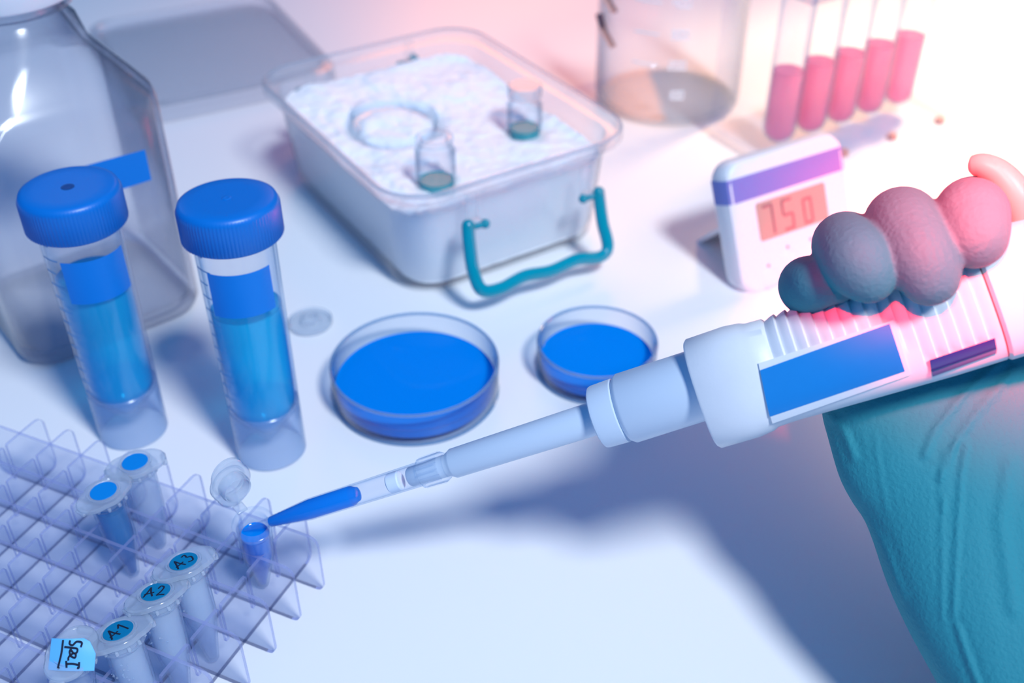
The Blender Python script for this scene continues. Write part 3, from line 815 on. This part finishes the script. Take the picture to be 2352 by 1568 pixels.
# local frame: x across (SX*x is up in the photo), y towards the viewer, z along the pipette from the tip
def pz(px, py):                               # distance along the axis for a photo point near it
    n_ = pno; q_ = onplane(px, py, PA, n_); return (q_ - PA).dot(pax)
def ploc(px, py, y=0.0):                      # point on the plane y=const of the pipette frame
    return PMX.inverted() @ onplane(px, py, PA + pno * y, pno)
pip = thing('pipette', 'white single-channel pipette with blue label held by the gloved hand', 'pipette', PMX)
def rpx(px, py, r): return r * ((deep(px, py, 1) - EYE).length * 0 + (PA + pax * pz(px, py) - EYE).dot(_f)) / FPX
z_blue0, z_sh, z_col = pz(622, 1194), pz(711, 1167), pz(968, 1088)
z_liq = pz(815, 1133)
r_b, r_s, r_c = rpx(622, 1194, 12.5), rpx(711, 1167, 25), rpx(968, 1088, 28.5)
tk = .0004
bm = nb()
lathe(bm, [(.0004, 0), (r_b, z_blue0), (r_s, z_sh), (r_c, z_col), (r_c + .0007, z_col + .0002), (r_c + .0009, pz(1018, 1072)), (r_c + .0003, pz(1026, 1070)), (r_c - tk, pz(1026, 1070)), (r_c - tk, z_col), (r_s - tk, z_sh), (r_b - tk, z_blue0), (.0002, 0)], 56)
for k in range(16):                            # grip flutes on the tip collar
    a = 2 * PI * k / 16
    sweep(bm, [Vector(((r_c + .0008) * math.cos(a), (r_c + .0008) * math.sin(a), z_col + .0005)), Vector(((r_c + .0010) * math.cos(a), (r_c + .0010) * math.sin(a), pz(1016, 1072)))], .00022, n=5)
tip = link('disposable_tip', bm, M['tubeclear'], pip, label='clear disposable tip part filled with blue liquid')
bm = nb(); rl = r_s + (r_c - r_s) * (z_liq - z_sh) / (z_col - z_sh) - tk * .9
lathe(bm, [(0, z_blue0 + .0001), (r_b - .0003, z_blue0 - .0004), (r_b - .0001, z_blue0), (r_s - .0003, z_sh), (rl, z_liq - .001), (rl - .0006, z_liq), (rl * .7, z_liq + .0009), (0, z_liq + .0014)], 48)
link('liquid', bm, M['liqtip'], tip)
bm = nb(); zf = pz(893, 1110); zf2 = pz(921, 1101); rf = r_s + (r_c - r_s) * (zf - z_sh) / (z_col - z_sh) - .0005
lathe(bm, [(0, zf), (rf - .0004, zf), (rf, zf + .0004), (rf, zf2 - .0004), (rf - .0004, zf2), (0, zf2)], 40)
link('filter', bm, M['filter'], tip)
# shaft: nozzle, cone, collars
def rz_(px, py, r): return (rpx(px, py, r), pz(px, py))
bm = nb()
r0, z0 = rz_(940, 1097, 23)
r1, z1 = rz_(1030, 1069, 30)
r2, z2 = rz_(1040, 1065, 34.5); r3, z3 = rz_(1360, 953, 39.5)
lathe(bm, [(0, z0), (r0 - .0005, z0), (r0, z0 + .0006), (r0, pz(985, 1083)), (r1 * .86, pz(1015, 1073)), (r1 * .86, z1 - .0002), (r2 - .0004, z2 - .0003), (r2, z2 + .0004), (r3, z3 + .004), (0, z3 + .004)], 72)
link('nozzle_cone', bm, M['pipcone'], pip)
bm = nb()
ra, za = rz_(1368, 948, 74); rb_, zb = rz_(1424, 930, 76); rc, zc = rz_(1432, 928, 82.5); rd, zd = rz_(1620, 868, 83)
lathe(bm, [(0, za), (r3, za), (ra - .0009, za), (ra - .0002, za + .0004), (ra, za + .0012), (rb_, zb - .0004), (rb_ - .0006, zb), (rc - .0009, zb + .0003), (rc, zc + .0006), (rd, zd + .006), (0, zd + .006)], 96)
link('ejector_collar', bm, M['pipcone'], pip)
# grip body: D-shaped section swept along the axis with moulded finger ribs
zg0 = pz(1612, 895); zg1 = pz(1735, 855); zg2 = pz(2262, 690)
HG = .0152
rib0, rib1 = pz(1790, 835), pz(2262, 690)
NR = 17
panel0, panel1 = pz(1745, 905), pz(2075, 800)
z_p_end = pz(2100, 780)
def sect(z, hh, dd, rib=0.0, N_=72, lower=1.0):
    """superellipse; x is up/down in the photo, y depth"""
    out = []
    t_ = max(0, min(1, (z - rib0) / (rib1 - rib0)))
    dn = -SX * (.0025 - .0012 * t_) * (1 if z <= rib1 + .01 else 1)
    for k in range(N_):
        a = 2 * PI * k / N_; c, s = math.cos(a), math.sin(a)
        x = math.copysign(abs(c) ** .72, c) * hh; y = math.copysign(abs(s) ** .72, s) * dd
        up = SX * x
        if up < 0: x *= lower
        k_ = 1.0
        wgt = 1.0 if up > -hh * .28 else max(0, 1 - (-up - hh * .28) / (hh * .06))
        if z > z_p_end: wgt = 1.0 if up > -hh * .62 else max(0, 1 - (-up - hh * .62) / (hh * .06))
        m_ = 1 - rib * wgt / hh
        out.append(Vector((x * m_ + dn, y * m_, z)))
    return out
bm = nb(); rings = []
rings.append(sect(zg0 + .0005, HG - .0016, .0118)); rings.append(sect(zg0, HG - .0006, .0124)); rings.append(sect(zg0 + .0006, HG, .0128))
rings.append(sect(zg1 - .004, HG + .0001, .0138)); rings.append(sect(zg1, HG - .0004, .0140)); rings.append(sect(zg1 + .0015, HG - .0010, .0138)); rings.append(sect(rib0 - .0008, HG - .0012, .0137))
steps = NR * 8
for k in range(steps + 1):
    z = rib0 + (rib1 - rib0) * k / steps; ph = (k % 8) / 8
    rib = .00095 * (1 - ph) ** 1.6 if k < steps else 0
    g = 0.0012 - .0012 * min(1, (z - rib0) / .04)
    rings.append(sect(z, HG - g + .0006 * min(1, (z - rib0) / .05), .0137, rib))
loft(bm, rings)
link('grip_body', bm, M['pip'], pip, angle=50)
# smooth raised panel that carries the label, low on the grip
def surf_y(x, hh, dd):
    u_ = min(.999, abs(x) / hh) ** (1 / .72); return dd * (max(0, 1 - u_ * u_) ** .5) ** .72
def patch(name, corners, lift, thick, m_, parent, nx_=24, ny_=14, hh=HG + .0001, dd=.0137, round_=0, label=None):
    """a sheet hugging the grip; corners in photo pixels tl,tr,br,bl"""
    q = [ploc(x, y, .0138) for x, y in corners]
    bm = nb(); top, bot_ = [], []
    for b_ in range(ny_ + 1):
        rt, rb2 = [], []
        for a_ in range(nx_ + 1):
            s, t = a_ / nx_, b_ / ny_
            p = q[0].lerp(q[1], s).lerp(q[3].lerp(q[2], s), t)
            t_ = max(0, min(1, (p.z - rib0) / (rib1 - rib0))); y = surf_y(p.x + SX * (.0025 - .0012 * t_), hh, dd)
            rt.append(bm.verts.new((p.x, y + lift + thick, p.z))); rb2.append(bm.verts.new((p.x, y + lift, p.z)))
        top.append(rt); bot_.append(rb2)
    for b_ in range(ny_):
        for a_ in range(nx_):
            bm.faces.new((top[b_][a_], top[b_][a_ + 1], top[b_ + 1][a_ + 1], top[b_ + 1][a_]))
            bm.faces.new((bot_[b_][a_], bot_[b_ + 1][a_], bot_[b_ + 1][a_ + 1], bot_[b_][a_ + 1]))
    def rim(g_): return g_[0] + [r[-1] for r in g_[1:]] + list(reversed(g_[-1][:-1])) + [r[0] for r in reversed(g_[1:-1])]
    e0, e1 = rim(top), rim(bot_)
    for k in range(len(e0)): bm.faces.new((e0[k], e0[(k + 1) % len(e0)], e1[(k + 1) % len(e0)], e1[k]))
    return link(name, bm, m_, parent, label=label)
pan = patch('label_panel', [(1742, 834), (2052, 735), (2092, 862), (1772, 975)], -.0022, .0027, M['pip'], pip)
patch('label', [(1746, 850), (2043, 743), (2079, 853), (1767, 958)], .0005, .00015, M['label2'], pan, label='plain blue label')
patch('volume_window', [(2136, 827), (2286, 776), (2292, 800), (2141, 853)], -.0012, .0020, M['navy'], pip, label='dark navy window')
patch('window_sill', [(2141, 852), (2292, 800), (2292, 812), (2145, 866)], -.0012, .0024, M['navyglass'], pip, label='smoked transparent sill')
# upper body beyond the seam
zs0 = zg2
bm = nb()
loft(bm, [sect(zs0 - .0002, HG - .0012, .0128), sect(zs0 + .0004, HG - .0012, .0128)]); link('seam', bm, M['seam'], pip)
bm = nb()
loft(bm, [sect(zs0 + .0004, HG + .0002, .0138), sect(zs0 + .0012, HG + .0010, .0146), sect(zs0 + .012, HG + .0010, .0146), sect(zs0 + .030, HG + .0004, .0142), sect(zs0 + .040, HG - .004, .0115), sect(zs0 + .041, HG - .006, .010)])
ub = link('upper_body', bm, M['pip'], pip)
bm = nb(); lathe(bm, [(0, zs0 + .041), (.004, zs0 + .041), (.004, zs0 + .056), (.0085, zs0 + .057), (.009, zs0 + .062), (.006, zs0 + .064), (0, zs0 + .064)], 40)
link('plunger_button', bm, M['pip'], pip)
# hooked finger rest curling over the forefinger
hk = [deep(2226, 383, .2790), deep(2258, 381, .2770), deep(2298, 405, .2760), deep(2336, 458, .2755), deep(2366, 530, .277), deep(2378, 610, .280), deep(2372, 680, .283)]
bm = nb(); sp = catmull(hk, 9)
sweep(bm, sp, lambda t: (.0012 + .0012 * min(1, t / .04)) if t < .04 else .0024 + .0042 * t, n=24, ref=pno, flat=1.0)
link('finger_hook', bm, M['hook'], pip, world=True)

# ================================================================== GLOVED HAND
hand_root = None
bm = nb()
def blob(a, b, ra, rb, n=28, m_=14, fl=None):
    """tapered capsule between two points"""
    a, b = Vector(a), Vector(b); d = (b - a); L_ = d.length; d.normalize()
    rings = []
    for k in range(m_ // 2 + 1):
        t = PI / 2 * k / (m_ // 2)
        if k == 0: rings.append((-ra, 0.0001))
        else: rings.append((-ra * math.cos(t), ra * math.sin(t)))
    for k in range(m_ // 2 + 1):
        t = PI / 2 * k / (m_ // 2); rings.append((L_ + rb * math.sin(t), max(.0001, rb * math.cos(t))))
    lathe(bm, [(r, z) for z, r in rings], n, mtx=Matrix.Translation(a) @ d.to_track_quat('Z', 'Y').to_matrix().to_4x4())
def fing(pts):
    """pts: (px, py, depth, radius in px), joined by one smooth tapering run"""
    Q = [Vector((*deep(x, y, Z), r * Z / FPX)) for x, y, Z, r in pts]
    P = [Q[0] * 2 - Q[1]] + Q + [Q[-1] * 2 - Q[-2]]; out = []
    for i in range(1, len(P) - 2):
        for s_ in range(6):
            t = s_ / 6; a, b, c, d = P[i - 1], P[i], P[i + 1], P[i + 2]
            out.append(.5 * ((2 * b) + (c - a) * t + (2 * a - 5 * b + 4 * c - d) * t * t + (3 * b - a - 3 * c + d) * t ** 3))
    out.append(Q[-1])
    for a, b in zip(out, out[1:]): blob(a.to_3d(), b.to_3d(), a[3], b[3], 24, 12)
# little, ring, middle, fore finger: over the top of the grip, tips resting on its front
fing([(2010, 900, .328, 60), (1935, 740, .322, 62), (1872, 668, .310, 66), (1858, 656, .298, 69), (1860, 660, .288, 66), (1875, 655, .2815, 56), (1905, 652, .2800, 50), (1925, 655, .2800, 42)])
fing([(2090, 860, .328, 70), (2000, 660, .322, 78), (1950, 572, .308, 78), (1942, 564, .292, 76), (1950, 574, .280, 79), (1968, 598, .272, 81), (1984, 618, .2700, 75), (1995, 631, .2695, 66)])
fing([(2190, 820, .324, 75), (2120, 620, .318, 84), (2080, 530, .304, 86), (2072, 514, .288, 86), (2084, 534, .276, 88), (2108, 575, .2695, 88), (2124, 606, .2670, 82), (2135, 634, .266, 69)])
fing([(2290, 780, .320, 75), (2270, 600, .314, 80), (2240, 500, .300, 83), (2233, 490, .284, 84), (2232, 498, .272, 84), (2235, 520, .268, 82), (2240, 543, .2655, 74)])
# palm and heel of the hand: one broad run of sections behind and below the grip
LE = [(1925, 800), (1893, 900), (1888, 948), (1903, 1010), (1928, 1095), (1956, 1150), (1984, 1192), (2004, 1240), (2040, 1345), (2088, 1450), (2152, 1568), (2220, 1700), (2270, 1800)]
LE = [q for q in catmull([Vector((x, y, 0)) for x, y in LE], 10)]
FOLDS = [([(2300, 830), (2215, 905), (2150, 985), (2125, 1045)], 9, .0007), ([(2330, 850), (2235, 960), (2180, 1040), (2160, 1100)], 9, .0006), ([(2222, 1010), (2208, 1100), (2200, 1220), (2190, 1420)], 6, .0007), ([(2195, 1015), (2178, 1090), (2165, 1180), (2163, 1420)], 5, .0005),
         ([(2165, 1080), (2160, 1130), (2168, 1175)], 5, .0006), ([(1900, 950), (1935, 985), (1962, 1050)], 10, .0006), ([(2010, 1000), (2020, 1080), (2036, 1170)], 6, .0003), ([(2200, 1440), (2222, 1510), (2245, 1568), (2260, 1620)], 8, .0007), ([(2320, 1060), (2300, 1200), (2330, 1400)], 16, .0005), ([(1985, 1190), (2030, 1260), (2070, 1370)], 12, .0005)]
def segd(px, py, pl):
    best = 1e9
    for (ax, ay), (bx_, by_) in zip(pl, pl[1:]):
        dx, dy = bx_ - ax, by_ - ay; t = max(0, min(1, ((px - ax) * dx + (py - ay) * dy) / (dx * dx + dy * dy)))
        best = min(best, math.hypot(px - ax - dx * t, py - ay - dy * t))
    return best
rings = []; NS = 260
for e in LE:
    ly = e.y; t = (ly - 800) / 1000; Zc = .3170 - .026 * t; ux = 2650 - 1.0 * max(0, 0)
    # the sections lean with the forearm
    L_ = Vector((e.x, ly)); Rg = Vector((2640 + 40 * t, ly - 330 + 180 * t)); cpx = (L_ + Rg) / 2; half = (Rg - L_) / 2; dp = .0150 + .006 * min(1, t * 1.6)
    ring = []
    for k in range(NS):
        a = 2 * PI * k / NS; c_, s_ = math.cos(a), math.sin(a)
        cc = math.copysign(abs(c_) ** .85, c_); ss = math.copysign(abs(s_) ** .85, s_)
        q = cpx - half * cc; z_ = Zc - dp * ss
        if s_ > 0:
            for pl, wd, hg in FOLDS:
                d = segd(q.x, q.y, pl)
                if d < wd * 4: z_ -= hg * (math.exp(-(d / wd) ** 2) - .45 * math.exp(-((d - wd * 1.7) / wd) ** 2))
        ring.append(deep(q.x, q.y, z_))
    rings.append(ring)
ct = sum(rings[0], Vector()) / NS; dv = (rings[0][0] - rings[6][0]).normalized()
for u_ in (.25, .5, .7, .87, .97):                 # rounded end at the knuckles
    rings.insert(0, [ct + (p - ct) * math.sqrt(1 - u_ * u_) + dv * (.012 * u_) for p in rings[-len(LE)]])
loft(bm, rings)
fing([(2300, 760, .330, 110), (2420, 800, .310, 130), (2480, 700, .296, 85), (2470, 560, .290, 78), (2450, 470, .286, 70)])   # thumb side, rising to the plunger
me = bpy.data.meshes.new('gloved_hand'); bm.to_mesh(me); bm.free(); me.materials.append(M['glove'])
hand = bpy.data.objects.new('gloved_hand', me); C.objects.link(hand)
tag(hand, 'right hand in a teal nitrile glove gripping the white pipette from behind', 'hand')
me.shade_smooth()
md = hand.modifiers.new('remesh', 'REMESH'); md.mode = 'VOXEL'; md.voxel_size = .00055; md.use_smooth_shade = True
md = hand.modifiers.new('smooth', 'SMOOTH'); md.factor = .5; md.iterations = 4
